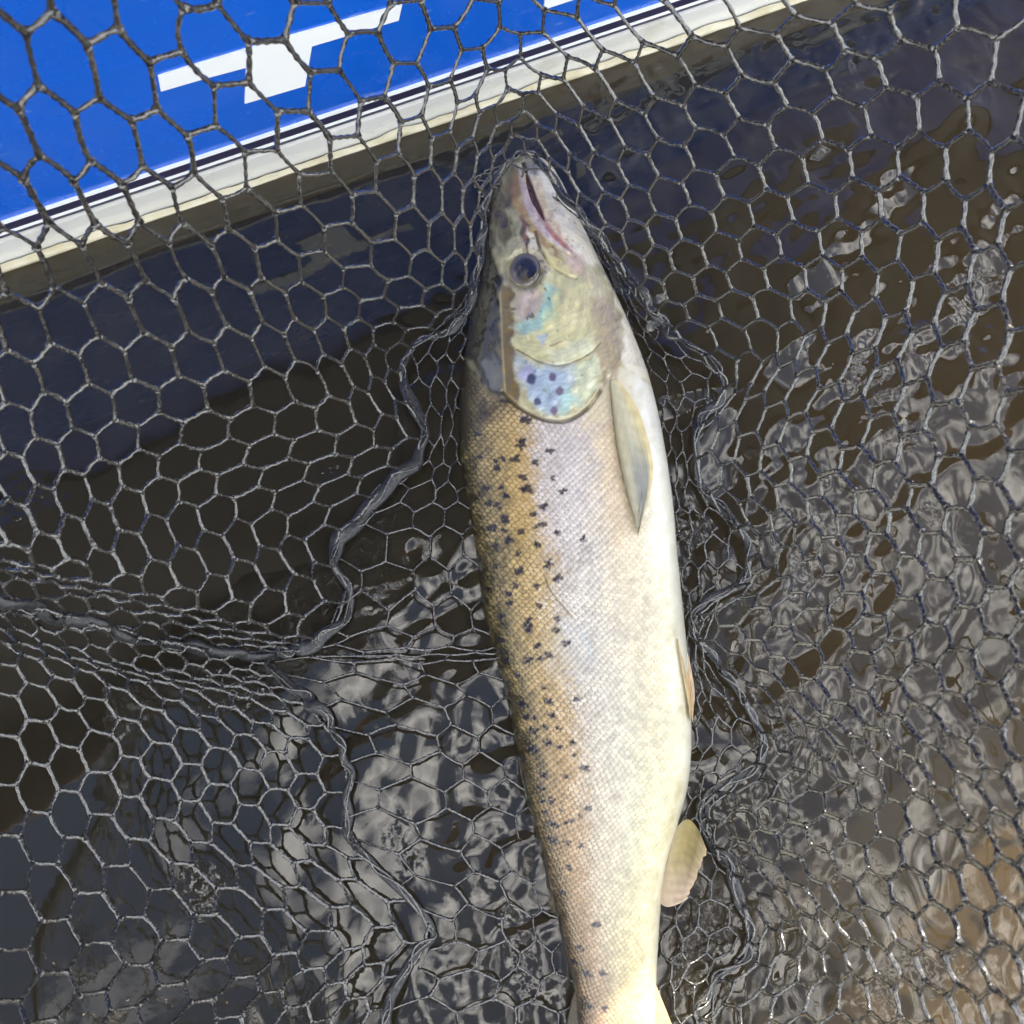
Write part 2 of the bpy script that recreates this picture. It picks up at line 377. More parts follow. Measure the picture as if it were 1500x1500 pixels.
up = (np.sin(phi) > -1e-6)[None] & np.ones((nr, 1), bool)
fx, fy = QX.ravel(), QY.ravel(); fq = np.repeat(q[None], nr, 0).ravel(); upf = up.ravel()
wid = np.repeat((Rx - Lx)[:, None], nc, 1).ravel()
C = np.zeros((nr * nc, 3)); dz = np.zeros(nr * nc)
def smooth(e0, e1, x):
    t = np.clip((x - e0) / (e1 - e0), 0, 1); return t * t * (3 - 2 * t)
def noise2(x, y, seed, lam, n=24):
    g = np.random.default_rng(seed); z = 0
    for k in range(n):
        l = lam * (0.5 + 1.5 * g.random()); th = g.random() * 6.283
        z = z + np.sin(6.283 / l * (x * math.cos(th) + y * math.sin(th)) + g.random() * 6.283)
    return z / math.sqrt(n / 2)
n_big = noise2(fx, fy, 1, 70); n_mid = noise2(fx, fy, 2, 22); n_fin = noise2(fx, fy, 4, 7)
wx, wy = fx + 2.4 * n_mid + .25 * n_fin, fy + 2.0 * noise2(fx, fy, 6, 25)       # wobbled coordinates: softer, hand-made edges
def seg_dist(x, y, pts, closed=False):
    pts = np.asarray(pts, float); d = np.full(x.shape, 1e9)
    m = len(pts) if closed else len(pts) - 1
    for k in range(m):
        a, b = pts[k], pts[(k + 1) % len(pts)]; ab = b - a
        t = np.clip(((x - a[0]) * ab[0] + (y - a[1]) * ab[1]) / (ab @ ab + 1e-9), 0, 1)
        d = np.minimum(d, np.hypot(x - a[0] - t * ab[0], y - a[1] - t * ab[1]))
    return d
def curve(pts, n=6):
    pts = np.asarray(pts, float); t = np.arange(len(pts)); return spline(t, pts, np.linspace(0, len(pts) - 1, (len(pts) - 1) * n + 1))
def near_box(pts, pad):
    p = np.asarray(pts, float)
    return np.nonzero((fx > p[:, 0].min() - pad) & (fx < p[:, 0].max() + pad) & (fy > p[:, 1].min() - pad) & (fy < p[:, 1].max() + pad))[0]
def poly_mask(pts, feather, wob=True):
    p = curve(list(pts) + [pts[0]], 4)[:-1]; i = near_box(p, feather * 2 + 8)
    x, y = (wx[i], wy[i]) if wob else (fx[i], fy[i])
    ins = np.zeros(len(i), bool); m = len(p)
    for k in range(m):
        a, b = p[k], p[(k + 1) % m]
        c = (a[1] > y) != (b[1] > y)
        ins ^= c & (x < (b[0] - a[0]) * (y - a[1]) / (b[1] - a[1] + 1e-12) + a[0])
    d = seg_dist(x, y, p, True); d = np.where(ins, d, -d)
    return i, smooth(-feather, feather, d)
def PO(pts, rgb, a=1.0, feather=4.0, wob=True):
    i, m = poly_mask(pts, feather, wob); m = (m * a)[:, None]
    C[i] = C[i] * (1 - m) + lin(rgb) * m
def LI(pts, rgb, wdt, a=1.0, feather=2.0, depth=0.0, wob=False, taper=False):
    p = curve(pts, 5); i = near_box(p, wdt + feather + 8)
    x, y = (wx[i], wy[i]) if wob else (fx[i], fy[i])
    d = seg_dist(x, y, p)
    if taper:        # thin towards both ends
        ax = p[-1] - p[0]; tt_ = np.clip(((x - p[0, 0]) * ax[0] + (y - p[0, 1]) * ax[1]) / (ax @ ax), 0, 1)
        d = d + (wdt / 2 + feather) * (1 - np.sin(np.pi * np.clip(tt_, .02, .98)) ** .6)
    m = 1 - smooth(wdt / 2, wdt / 2 + feather, d)
    mm = (m * a)[:, None]
    C[i] = C[i] * (1 - mm) + lin(rgb) * mm
    dz[i] += depth * m
# --- flank bands across the body (per row: fraction across from back to belly)
fr01 = (fq + 1) / 2
stops = [0.0, .06, .13, .22, .30, .40, .52, .62, .74, .86, .94, 1.0]
bands = {  # along the fish: list of sRGB per stop
 620: [(40,36,26),(84,74,46),(140,124,84),(178,154,104),(188,164,116),(200,190,182),(208,200,196),(214,200,182),(222,202,170),(228,222,204),(232,230,222),(222,220,210)],
 900: [(44,40,28),(86,78,50),(134,118,78),(170,146,98),(182,158,114),(192,184,176),(202,196,186),(208,198,178),(214,203,176),(222,213,180),(232,228,208),(226,222,208)],
 1200:[(46,42,32),(84,74,54),(130,110,80),(164,136,100),(174,148,116),(186,174,152),(194,186,162),(202,198,170),(210,203,166),(222,212,170),(232,226,198),(228,222,202)],
 1450:[(42,38,30),(80,66,50),(120,98,74),(144,120,94),(156,132,104),(168,152,120),(182,168,126),(194,180,132),(208,192,140),(222,208,164),(232,222,190),(230,222,200)]}
kb = np.array(sorted(bands)); tab = np.array([[lin(c) for c in bands[k]] for k in kb])
pos = np.clip(fr01 + 0.016 * n_mid + .014 * n_big + .016 * n_fin, 0, 1)
base = np.stack([spline(np.array(stops), tab[k], pos) if False else np.stack([np.interp(pos, stops, tab[k][:, c]) for c in range(3)], -1) for k in range(len(kb))])
ty = np.clip(fy, kb[0], kb[-1]); k0 = np.clip(np.searchsorted(kb, ty, 'right') - 1, 0, len(kb) - 2)
tt = ((ty - kb[k0]) / (kb[k0 + 1] - kb[k0]))[:, None]
ar = np.arange(len(fx)); C[:] = base[k0, ar] * (1 - tt) + base[k0 + 1, ar] * tt
C *= (1 + 0.05 * n_big + 0.03 * n_mid)[:, None]
# --- scales: staggered lattice, free edge towards the tail
SW, SH = 9.0, 5.4
axis_x = np.interp(fy, pyr, (Lx + Rx) / 2)
su = (fx - .75 * axis_x) + 2.2 * noise2(fx, fy, 31, 160, 10) + .25 * (fy - 620) * .35; sv = fy + 2.5 * noise2(fx, fy, 32, 180, 10) - .18 * (fx - axis_x)
shrink = np.interp(fy, [600, 1100, 1500], [1.0, 1.0, .86]); su = su / shrink
cid = np.zeros(len(fx)); dd = np.full(len(fx), 1.3); lv = np.zeros(len(fx)); done = np.zeros(len(fx), bool)
r0 = np.floor(sv / SH)
for dr in (-2, -1, 0, 1, 2):                            # headward scales lie on top
    rr = r0 + dr; off = (rr % 2) * .5
    c0_ = np.floor(su / SW - off)
    for dc in (0, 1):
        cc = c0_ + dc
        jit = np.sin(rr * 12.9898 + cc * 78.233) * 43758.5453; jit -= np.floor(jit)
        jt2 = np.sin(rr * 39.425 + cc * 11.135) * 24634.6345; jt2 -= np.floor(jt2)
        ddx = (su / SW - off - cc + .10 * (jit - .5)) / .60; ddy = (sv / SH - rr + .22 * (jt2 - .5)) / 1.32
        d = (np.abs(ddx) ** 2.3 + np.abs(ddy) ** 2.3) ** (1 / 2.3)
        b = (d < 1) & ~done & (ddy > -.9)
        cid[b] = jit[b]; dd[b] = d[b]; lv[b] = ddy[b]; done |= b
edge = np.clip(1 - dd, 0, 1)                            # 0 on the free rim of a scale
GILL = curve([(664, 512), (682, 532), (700, 558), (718, 582), (738, 590), (752, 596), (772, 610), (798, 620), (826, 622), (852, 606), (874, 578), (888, 556), (905, 540)], 6)
gy_ = np.interp(fx, GILL[:, 0], GILL[:, 1])
zone = smooth(0, 7, fy - gy_ - 1) * (1 - smooth(.80, .93, fr01)) * np.where(fx > 893, smooth(600, 700, fy), 1)
zone *= np.where(upf, 1, .6)
rim = (1 - smooth(0.02, .26, edge)) * zone
tint = (0.80 + .40 * cid)                              # scale to scale variation
C *= (1 + (tint - 1) * .8 * zone)[:, None]
dark = np.interp(fr01, [0, .2, .34, .5, .8], [.92, .80, .62, .46, .28]) * (1 + .25 * n_big).clip(.6, 1.4)
mm = (rim * dark.clip(0, .92))[:, None]
rimc = np.stack([np.interp(fr01, [0, .3, .5, 1], [lin((40, 34, 22))[k], lin((70, 58, 38))[k], lin((110, 100, 84))[k], lin((150, 138, 100))[k]]) for k in range(3)], -1)
C[:] = C * (1 - mm) + rimc * mm
C *= (1 + .30 * zone * smooth(.15, .55, edge) * np.interp(fr01, [0, .3, .5, 1], [2.2, 1.5, .45, .2]))[:, None]  # highlight of each scale brightened into its colour, strongest along the back
dz += 1.5 * zone * (0.00026 * np.minimum(edge / .4, 1) + .00032 * np.clip(lv, -1, 1)) * np.interp(fr01, [0, .5, .9], [1.3, 1, .6])
dz -= rim * .00010
PO([(806, 905), (840, 905), (852, 930), (858, 955), (830, 985), (800, 975), (796, 935)], (186, 198, 204), .22, 18)
PO([(775, 640), (850, 640), (868, 720), (840, 800), (800, 800), (780, 720)], (204, 196, 206), .22, 26)
PO([(880, 640), (905, 640), (915, 740), (895, 800), (880, 720)], (216, 188, 152), .40, 16)
PO([(752, 640), (772, 630), (778, 700), (770, 790), (752, 780), (748, 700)], (190, 152, 84), .30, 14)
# --- dark spots, small crosses
spots = [(742,593,9),(770,622,8),(762,656,9),(755,676,8),(728,688,7),(765,702,7),(772,718,9),(713,716,6),(735,716,5),(743,728,5),(802,666,6),(782,682,6),(807,703,5),(820,721,6),(793,743,7),(780,753,6),(792,767,6),(813,778,6),(848,787,6),(718,738,7),(740,760,9),(720,773,7),(763,777,7),(745,788,6),(783,793,5),(727,798,6),(758,808,6),(800,822,8),(760,832,8),(727,827,6),(813,842,8),(785,853,5),(755,853,6),(745,865,6),(787,880,6),(747,878,6),(772,910,10),(812,898,6),(810,913,6),(735,897,7),(735,932,7),(785,935,7),(825,931,7),(800,948,7),(772,957,8),(742,962,7),(757,980,6),(740,997,7),(765,1022,9),(800,1013,7),(840,1008,5),(805,1032,6),(780,1058,8),(800,1072,7),(780,1085,8),(833,1069,5),(851,1104,7),(795,1120,7),(764,1109,6),(806,1156,7),(798,1175,6),(856,1161,6),(809,1190,8),(808,1214,9),(868,1330,7),(847,1370,6),(840,1397,6),(857,1407,8),(878,1402,7),(859,1457,7),(882,1456,6),(770,1040,6),(790,1140,5),(830,1250,6),(822,1290,6),(700,640,6),(705,672,5),(835,1180,5),(715,860,5),(726,770,5)]
sg = np.random.default_rng(12)
for k in range(28):
    yy = 610 + 640 * sg.random(); fr_ = .10 + .22 * sg.random() ** .8
    spots.append((np.interp(yy, pyr, Lx) + fr_ * np.interp(yy, pyr, Rx - Lx), yy, 3.6 + 2.0 * sg.random()))
for (sx, sy, sr) in spots:
    i = np.nonzero((np.abs(fx - sx) < 18) & (np.abs(fy - sy) < 18))[0]
    x, y = fx[i] - sx + 1.2 * n_fin[i], fy[i] - sy
    a0 = sg.random() * 6.28; k = 3 + int(sg.integers(0, 3)); th = np.arctan2(y, x); rr_ = np.hypot(x, y * 1.15)
    lim = sr * 1.18 * (0.80 + .30 * np.cos(k * (th - a0)) * sg.random() + .12 * np.cos(2 * th + a0))
    m = (1 - smooth(lim * .6, lim * 1.15, rr_)) * .95 * (0.75 + .25 * smooth(.05, .3, edge[i]))
    C[i] = C[i] * (1 - m[:, None]) + lin((34, 30, 44)) * m[:, None]
# pressed crease on the flank
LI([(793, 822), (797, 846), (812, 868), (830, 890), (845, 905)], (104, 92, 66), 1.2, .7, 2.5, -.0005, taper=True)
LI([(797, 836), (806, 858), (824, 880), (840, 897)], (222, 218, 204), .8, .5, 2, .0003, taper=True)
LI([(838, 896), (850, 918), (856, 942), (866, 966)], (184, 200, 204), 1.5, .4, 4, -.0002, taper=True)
# --- head
HEAD = lambda *a, **k: PO(*a, **k)
PO([(640, 560), (660, 200), (760, 200), (800, 220), (900, 400), (960, 560), (905, 545), (888, 558), (874, 580), (852, 606), (826, 621), (798, 619), (772, 609), (752, 598), (738, 590), (718, 582), (700, 558), (682, 532), (660, 505)], (190, 183, 146), 1, 3, False)
PO([(640, 566), (655, 330), (700, 240), (738, 232), (728, 300), (724, 360), (734, 420), (734, 500), (736, 588), (718, 582), (700, 558), (682, 532)], (44, 42, 33), 1, 7)
PO([(690, 440), (728, 440), (734, 520), (734, 574), (716, 576), (700, 552), (688, 500)], (86, 82, 66), .8, 8)
PO([(711, 534), (724, 528), (734, 545), (736, 572), (724, 580), (712, 568)], (128, 128, 122), .7, 4)
PO([(650, 540), (676, 528), (694, 552), (708, 578), (724, 596), (742, 590), (742, 610), (650, 640)], (66, 58, 38), .75, 12)
LI([(684, 520), (705, 508), (716, 488), (734, 478)], (38, 36, 30), 1.5, .8, 3, wob=True)
LI([(690, 455), (708, 452), (730, 450)], (44, 40, 32), 1.5, .7, 3, wob=True)
LI([(712, 532), (708, 552), (716, 574), (728, 582)], (60, 56, 46), 1.5, .7, 3, wob=True)
PO([(735, 430), (748, 440), (752, 500), (757, 560), (764, 600), (744, 590), (736, 560)], (122, 102, 62), .95, 4)
LI([(733, 438), (735, 480), (737, 530), (740, 580)], (176, 168, 128), 1.2, .7, 2, .0004)
# snout, upper jaw
PO([(742, 236), (760, 244), (762, 290), (752, 310), (735, 330), (724, 350), (722, 300), (730, 258)], (78, 72, 58), .95, 6)
PO([(750, 262), (761, 256), (768, 300), (774, 322), (764, 330), (752, 318), (746, 292)], (160, 126, 88), .9, 6)
PO([(734, 268), (742, 262), (742, 292), (736, 300)], (140, 134, 112), .7, 4)
PO([(724, 320), (742, 315), (752, 340), (748, 372), (736, 376), (728, 350)], (108, 100, 74), .9, 7)
LI([(730, 322), (737, 326), (740, 340)], (70, 60, 66), 7, .8, 5, -.0008)
PO([(748, 300), (768, 318), (782, 340), (797, 362), (812, 380), (822, 394), (808, 392), (790, 372), (776, 356), (764, 342)], (176, 146, 98), .9, 5)
PO([(764, 330), (775, 346), (778, 380), (772, 384), (765, 362)], (92, 70, 52), .9, 3)
LI([(762, 330), (770, 350), (768, 366)], (150, 104, 88), 2, .8, 2)
PO([(772, 346), (782, 360), (788, 378), (795, 400), (806, 420), (802, 424), (790, 408), (781, 390), (774, 370)], (232, 222, 196), .95, 3)
LI([(783, 352), (790, 378), (806, 402), (826, 416), (840, 420)], (112, 88, 60), 1.6, .9, 2.5, -.0011)
PO([(793, 372), (808, 386), (826, 398), (838, 408), (840, 418), (824, 414), (808, 404), (797, 390)], (226, 214, 158), .95, 3)
PO([(826, 390), (842, 392), (848, 406), (844, 418), (834, 410)], (224, 196, 178), .9, 4)
for (ex, ey) in ((780, 362), (787, 381), (793, 396), (797, 404), (790, 395), (798, 412)):
    LI([(ex - 1, ey), (ex + 1, ey + 1)], (70, 60, 50), .6, .7, 1.8)
# lower jaw and throat
PO([(762, 226), (790, 228), (820, 258), (840, 300), (864, 350), (900, 430), (960, 560), (905, 535), (908, 480), (895, 430), (880, 400), (855, 395), (836, 384), (812, 362), (796, 338), (784, 308), (774, 272)], (230, 222, 204), 1, 5)
PO([(782, 262), (790, 272), (800, 310), (812, 340), (826, 362), (820, 366), (804, 348), (792, 322), (784, 296)], (206, 178, 138), .75, 7)
PO([(764, 230), (780, 226), (794, 240), (790, 262), (778, 262), (768, 246)], (104, 98, 90), .85, 7)
PO([(815, 345), (835, 372), (856, 398), (846, 404), (828, 386), (812, 364)], (222, 190, 172), .6, 6)
# lips and mouth slit
LI([(759, 246), (763, 270), (769, 294), (776, 316), (788, 338), (802, 358), (822, 376), (842, 388)], (202, 184, 186), 9, .9, 5, .0010, taper=True)
LI([(764, 243), (771, 268), (777, 292), (787, 316), (797, 340), (812, 360), (838, 381)], (172, 130, 130), 6, .8, 4, -.0006, taper=True)
LI([(770, 258), (775, 280), (782, 304), (790, 322), (797, 338)], (84, 48, 50), 4.5, .9, 3.5, -.0028, taper=True)
LI([(766, 246), (770, 258)], (80, 66, 66), 3, .9, 2, -.0025)
LI([(797, 338), (806, 354), (822, 370), (836, 382)], (190, 116, 116), 3, .7, 4.5, -.0010, taper=True)
# cheek
PO([(800, 415), (850, 420), (882, 450), (878, 510), (862, 528), (820, 545), (780, 540), (756, 526), (756, 500), (790, 470)], (218, 212, 164), .95, 8)
PO([(820, 430), (865, 440), (872, 480), (850, 500), (822, 480)], (222, 212, 170), .7, 12)
PO([(846, 400), (872, 420), (884, 460), (884, 540), (878, 560), (868, 520), (876, 470), (862, 430)], (206, 190, 158), .8, 9)
PO([(862, 450), (885, 440), (904, 470), (906, 530), (892, 574), (874, 566), (868, 520)], (176, 160, 132), .9, 9)
PO([(886, 430), (900, 450), (905, 500), (900, 540), (892, 510), (890, 470)], (150, 138, 118), .7, 7)
PO([(800, 430), (812, 440), (806, 470), (796, 488), (780, 500), (764, 500), (754, 490), (766, 482), (784, 474), (792, 452)], (164, 200, 194), .9, 6)
PO([(806, 440), (814, 446), (804, 478), (792, 494), (800, 470)], (202, 214, 160), .6, 5)
PO([(760, 446), (786, 440), (788, 462), (776, 476), (762, 480), (756, 466)], (196, 176, 174), .8, 8)
for (ex, ey) in ((752, 464), (775, 474), (773, 479), (800, 453), (798, 438)):
    LI([(ex - 1, ey - 1), (ex + 1.2, ey + 1.5)], (60, 58, 58), 1.0, .7, 3.0, wob=True)
PO([(784, 508), (796, 500), (798, 512), (790, 518)], (176, 196, 220), .8, 4)
PO([(800, 526), (835, 512), (860, 504), (864, 522), (840, 538), (810, 542)], (226, 226, 196), .85, 6)
LI([(757, 523), (772, 532), (792, 542), (818, 546), (842, 538), (862, 526), (874, 512)], (118, 102, 66), .8, .75, 2.0, -.0004)
LI([(803, 519), (820, 512)], (150, 120, 96), 1.4, .6, 1.5)
# gill cover
PO([(757, 530), (790, 545), (820, 550), (848, 542), (870, 524), (872, 552), (862, 584), (842, 604), (818, 616), (796, 612), (774, 596), (764, 566)], (212, 216, 186), .95, 4)
PO([(757, 532), (785, 546), (820, 548), (836, 552), (828, 580), (822, 600), (806, 614), (788, 606), (772, 590), (763, 562)], (166, 184, 208), .9, 10)
PO([(762, 546), (776, 545), (776, 566), (766, 566)], (186, 178, 216), .7, 6)
PO([(822, 580), (838, 590), (830, 610), (815, 612)], (176, 216, 216), .8, 6)
for (ex, ey, er, c) in ((777, 565, 7.5, (62, 66, 104)), (806, 563, 6, (110, 96, 124)), (816, 582, 6.5, (112, 96, 122)), (786, 597, 6, (76, 76, 110)), (795, 581, 3.5, (140, 160, 160)), (808, 610, 6, (124, 110, 140))):
    i = np.nonzero((np.abs(fx - ex) < 15) & (np.abs(fy - ey) < 15))[0]
    d = np.hypot(fx[i] - ex, (fy[i] - ey) * .9) + .3 * n_fin[i] + .4 * n_mid[i]; m = (1 - smooth(er * .55, er * 1.15, d))[:, None] * .9
    C[i] = C[i] * (1 - m) + lin(c) * m
LI([(738, 580), (752, 594), (772, 609), (798, 619), (826, 620), (852, 604), (872, 577), (882, 555)], (150, 136, 98), 3, .4, 3, .0)
LI([(736, 582), (751, 598), (772, 613), (798, 623.5), (826, 624), (853, 608), (874, 581)], (84, 72, 48), 1.6, .85, 2.6, -.0018)
PO([(874, 575), (890, 556), (894, 600), (880, 622), (850, 622), (862, 600)], (214, 202, 172), .9, 5)
# flat relief of the head: gill cover stands proud, eye socket sinks
pre = curve([(757, 523), (772, 532), (792, 542), (818, 546), (842, 538), (862, 526), (874, 512)], 5)
py_ = np.interp(fx, pre[:, 0], pre[:, 1], left=0, right=0); dz += np.where(py_ > 0, .0003 * smooth(757, 775, fx) * (1 - smooth(855, 874, fx)) * smooth(0, 3, py_ - fy) * (1 - smooth(10, 60, py_ - fy)), 0) * upf
gm = smooth(0, 10, gy_ - fy) * smooth(560, 600, fy + 40); dz += .0011 * smooth(0, 8, gy_ + 2 - fy) * smooth(430, 560, fy) * (1 - smooth(862, 892, fx)) * upf
EX, EY = 767, 408
de = np.hypot((fx - EX), (fy - EY)); dz += np.where(upf, -.0030 * (1 - smooth(18, 31, de)) + .0008 * (smooth(26, 34, de) * (1 - smooth(34, 46, de))), 0)
ring = (smooth(22, 27, de) * (1 - smooth(28, 36, de)))[:, None] * .6; C[:] = C * (1 - ring * .6) + lin((112, 100, 82)) * ring * .6
i = de < 40
headzone = 1 - smooth(-2, 4, fy - gy_)
stri = np.sin(.9 * (np.hypot(fx - 790, fy - 430)) + 1.5 * n_mid) * smooth(30, 60, np.hypot(fx - 790, fy - 430)) * (fx > 752)
C *= (1 + headzone * .05 * stri)[:, None]; dz += np.where(upf, headzone * (.00005 * stri + .00007 * n_fin + .00022 * n_mid), 0)
pg = np.random.default_rng(5)
for k in range(120):
    px_, py_2 = 725 + 130 * pg.random(), 262 + 300 * pg.random()
    ii_ = np.nonzero((np.abs(fx - px_) < 4) & (np.abs(fy - py_2) < 4))[0]
    mk = (1 - smooth(.6, 2.2 * (.5 + pg.random()), np.hypot(fx[ii_] - px_, fy[ii_] - py_2))) * .35
    C[ii_] *= (1 - mk)[:, None]
C *= (1 + headzone * (.05 * n_mid + .025 * n_fin + .05 * n_big))[:, None]
# pectoral groove shadow belongs to the light: only relief here
dzr = np.where(upf, dz, 0)
fade = smooth(0.0, .10, 1 - np.abs(fq))
P3 = fplane(QX.ravel(), QY.ravel()) + (HH.ravel() + dzr * (0.35 + .65 * fade))[:, None] * FN
caps_v = np.array([P3[:nc].mean(0), P3[-nc:].mean(0)])
Vb = np.concatenate([P3, caps_v]); Cb = np.concatenate([C, C[:1], C[-1:]])
j = np.arange(nc); nb = nr * nc
caps = np.concatenate([np.stack([np.full(nc, nb), (j + 1) % nc, j], -1), np.stack([np.full(nc, nb + 1), (nr - 1) * nc + j, (nr - 1) * nc + (j + 1) % nc], -1)])
Cb = np.clip(Cb * np.array([.72, .722, .72]), 0.004, .64)

def fish_skin(name, rough=.34, coat=.55, sheen_noise=True, alpha=None):
    m, N, Lk, o = material(name)
    p = N.new('ShaderNodeBsdfPrincipled'); Lk.new(p.outputs[0], o.inputs[0])
    a = N.new('ShaderNodeAttribute'); a.attribute_name = 'pigment'; Lk.new(a.outputs['Color'], p.inputs['Base Color'])
    p.inputs['Roughness'].default_value = rough; p.inputs['Coat Weight'].default_value = coat; p.inputs['Coat Roughness'].default_value = .12
    p.inputs['Subsurface Weight'].default_value = 0.0
    tc = N.new('ShaderNodeTexCoord'); nz = N.new('ShaderNodeTexNoise'); nz.inputs['Scale'].default_value = 900; nz.inputs['Detail'].default_value = 2
    Lk.new(tc.outputs['Object'], nz.inputs['Vector'])
    b = N.new('ShaderNodeBump'); b.inputs['Strength'].default_value = .12; b.inputs['Distance'].default_value = .0006
    Lk.new(nz.outputs[0], b.inputs['Height']); Lk.new(b.outputs[0], p.inputs['Normal'])
    if alpha:
        p.inputs['Transmission Weight'].default_value = 0; p.inputs['Alpha'].default_value = alpha
    return m
M_skin = fish_skin('fish_skin', .27, .7); M_fin = fish_skin('fin_membrane', .4, .4, alpha=.70)
fc = fplane(850., 900.)
fish = empty('fish', (float(fc[0]), float(fc[1]), float(fc[2]) - .03), 'silver and gold trout with dark spots lying on its side in the net', 'fish')
body = mesh_obj('body', Vb, [grid_faces(nr, nc, True)[:, ::-1], caps[:, ::-1]], M_skin, colors=Cb); adopt(body, fish)
def fish_h(px, py):
    l, r, h = np.interp(py, pyr, Lx), np.interp(py, pyr, Rx), np.interp(py, pyr, Hh)
    qq = np.clip((np.asarray(px) - (l + r) / 2) / ((r - l) / 2), -1, 1)
    return h * np.abs(1 - np.abs(qq) ** 2.3) ** .56
# eye
def eye_part(name, cx_, cy_, rx, ry, lift, dome, mat, cfun, tilt=0.0, nrg=22, nsg=48):
    rr = np.linspace(0, 1, nrg); aa = np.linspace(0, 2 * np.pi, nsg, endpoint=False)
    RR, AA = np.meshgrid(rr, aa, indexing='ij')
    ex, ey = RR * np.cos(AA) * rx, RR * np.sin(AA) * ry
    ct, st_ = math.cos(tilt), math.sin(tilt)
    x, y = cx_ + ex * ct - ey * st_, cy_ + ex * st_ + ey * ct
    h = fish_h(x, y) * .0 + fish_h(cx_, cy_) + lift + dome * np.sqrt(np.maximum(1 - RR ** 2 * .98, 0))
    # follow the slope of the head
    gxs = (fish_h(cx_ + 10, cy_) - fish_h(cx_ - 10, cy_)) / 20; gys = (fish_h(cx_, cy_ + 10) - fish_h(cx_, cy_ - 10)) / 20
    h = h + gxs * (x - cx_) * .9 + gys * (y - cy_) * .9
    V = fplane(x.ravel(), y.ravel()) + h.ravel()[:, None] * FN
    cc = cfun(RR.ravel(), AA.ravel(), x.ravel(), y.ravel())
    return mesh_obj(name, V, grid_faces(nrg, nsg, True), mat, colors=cc)
M_eye = fish_skin('wet_eye', .12, 1.0)
def iris_c(r, a, x, y):
    skin = lin((150, 138, 112)); lilac = lin((98, 89, 84)); mid = lin((34, 29, 23)); inn = lin((96, 86, 62))
    left = .5 - .5 * np.cos(a - .35)                       # 1 on the side of the back
    t = smooth(.50, .86, r + .10 * left - .05)[:, None]; c = mid * (1 - t) + lilac * t
    d = np.hypot(x - (EX + 4), (y - (EY + 9)) * 1.2); k = (1 - smooth(3, 15, d))[:, None] * .55; c = c * (1 - k) + inn * k
    e = (smooth(.80, .98, r) * (1 - left))[:, None]; c = c * (1 - e) + lin((40, 34, 28)) * e
    e = (smooth(.88, 1.0, r) * left)[:, None]; c = c * (1 - e) + skin * e
    return c * (1 + .12 * np.sin(17 * a + 9 * r) * (r < .8))[:, None]
eye = eye_part('eye', EX + 1, EY, 22.5, 25, -.0018, .0040, M_eye, iris_c); adopt(eye, fish)
def pup_c(r, a, x, y):
    c = lin((16, 18, 24)); e = lin((58, 52, 42)); t = smooth(.82, .98, r)[:, None]; return c * (1 - t) + e * t
pup = eye_part('pupil', EX + 10, EY + 3, 8, 12, +.0012, .0012, M_eye, pup_c, tilt=.18, nrg=10, nsg=32); adopt(pup, fish); pup.location = (0, 0, 0); pup.parent = eye
# fins: (left edge, right edge) polylines from base to tip
def fin(name, ea, eb, lift_a, lift_b, cols, rays, thick=.0009, nu=36, nv=64, ruff=.0006, label=None, bend=0.0):
    ea, eb = curve(ea, 8), curve(eb, 8)
    v = np.linspace(0, 1, nv); u = np.linspace(0, 1, nu)
    A = np.stack([np.interp(v, np.linspace(0, 1, len(ea)), ea[:, k]) for k in (0, 1)], -1)
    B = np.stack([np.interp(v, np.linspace(0, 1, len(eb)), eb[:, k]) for k in (0, 1)], -1)
    rag = 1 + .028 * np.interp(u, np.linspace(0, 1, rays * 2 + 1), np.random.default_rng(len(name) * 7 + rays).normal(0, 1, rays * 2 + 1))
    U, Vv = np.meshgrid(u, v)
    XY = A[:, None] * (1 - U[..., None]) + B[:, None] * U[..., None]
    XY = XY[:1] + (XY - XY[:1]) * np.where(Vv > .6, 1 + (rag[None] - 1) * (Vv - .6) / .4, 1)[..., None]
    x, y = XY[..., 0], XY[..., 1]
    h = lift_a(x, y, U, Vv)
    rc = np.cos(2 * np.pi * rays * U + 1.3 * np.sin(3 * Vv)); h = h + ruff * rc * (0.3 + .7 * Vv) + bend * np.sin(np.pi * U)
    th = thick * np.sin(np.pi * np.clip(U, .03, .97)) ** .5 * (1.2 - .9 * Vv)
    base = fplane(x.ravel(), y.ravel())
    top = base + (h + th / 2).ravel()[:, None] * FN; bot = base + (h - th / 2).ravel()[:, None] * FN
    c = cols(U, Vv, x, y); c = c * (1 - .13 * smooth(-.1, -.9, rc)[..., None] * (.4 + .6 * Vv[..., None]))
    c = np.clip(c * (1 + .06 * noise2(x, y, 77, 14))[..., None], .01, .9).reshape(-1, 3)
    F1 = grid_faces(nv, nu); n = nv * nu
    idx = np.concatenate([np.arange(nu), np.arange(1, nv) * nu + nu - 1, (nv - 1) * nu + np.arange(nu - 2, -1, -1), np.arange(nv - 2, 0, -1) * nu])
    nx = np.roll(idx, -1)
    o = mesh_obj(name, np.concatenate([top, bot]), [F1[:, ::-1], F1 + n, np.stack([idx, nx, nx + n, idx + n], -1)], M_fin, colors=np.concatenate([c, c]))
    adopt(o, fish)
    if label: o['label'] = label
    return o
def mixc3(stops_, t):
    s = np.array([a for a, _ in stops_]); c = np.array([lin(b) for _, b in stops_])
    return np.stack([np.interp(t, s, c[:, k]) for k in range(3)], -1)
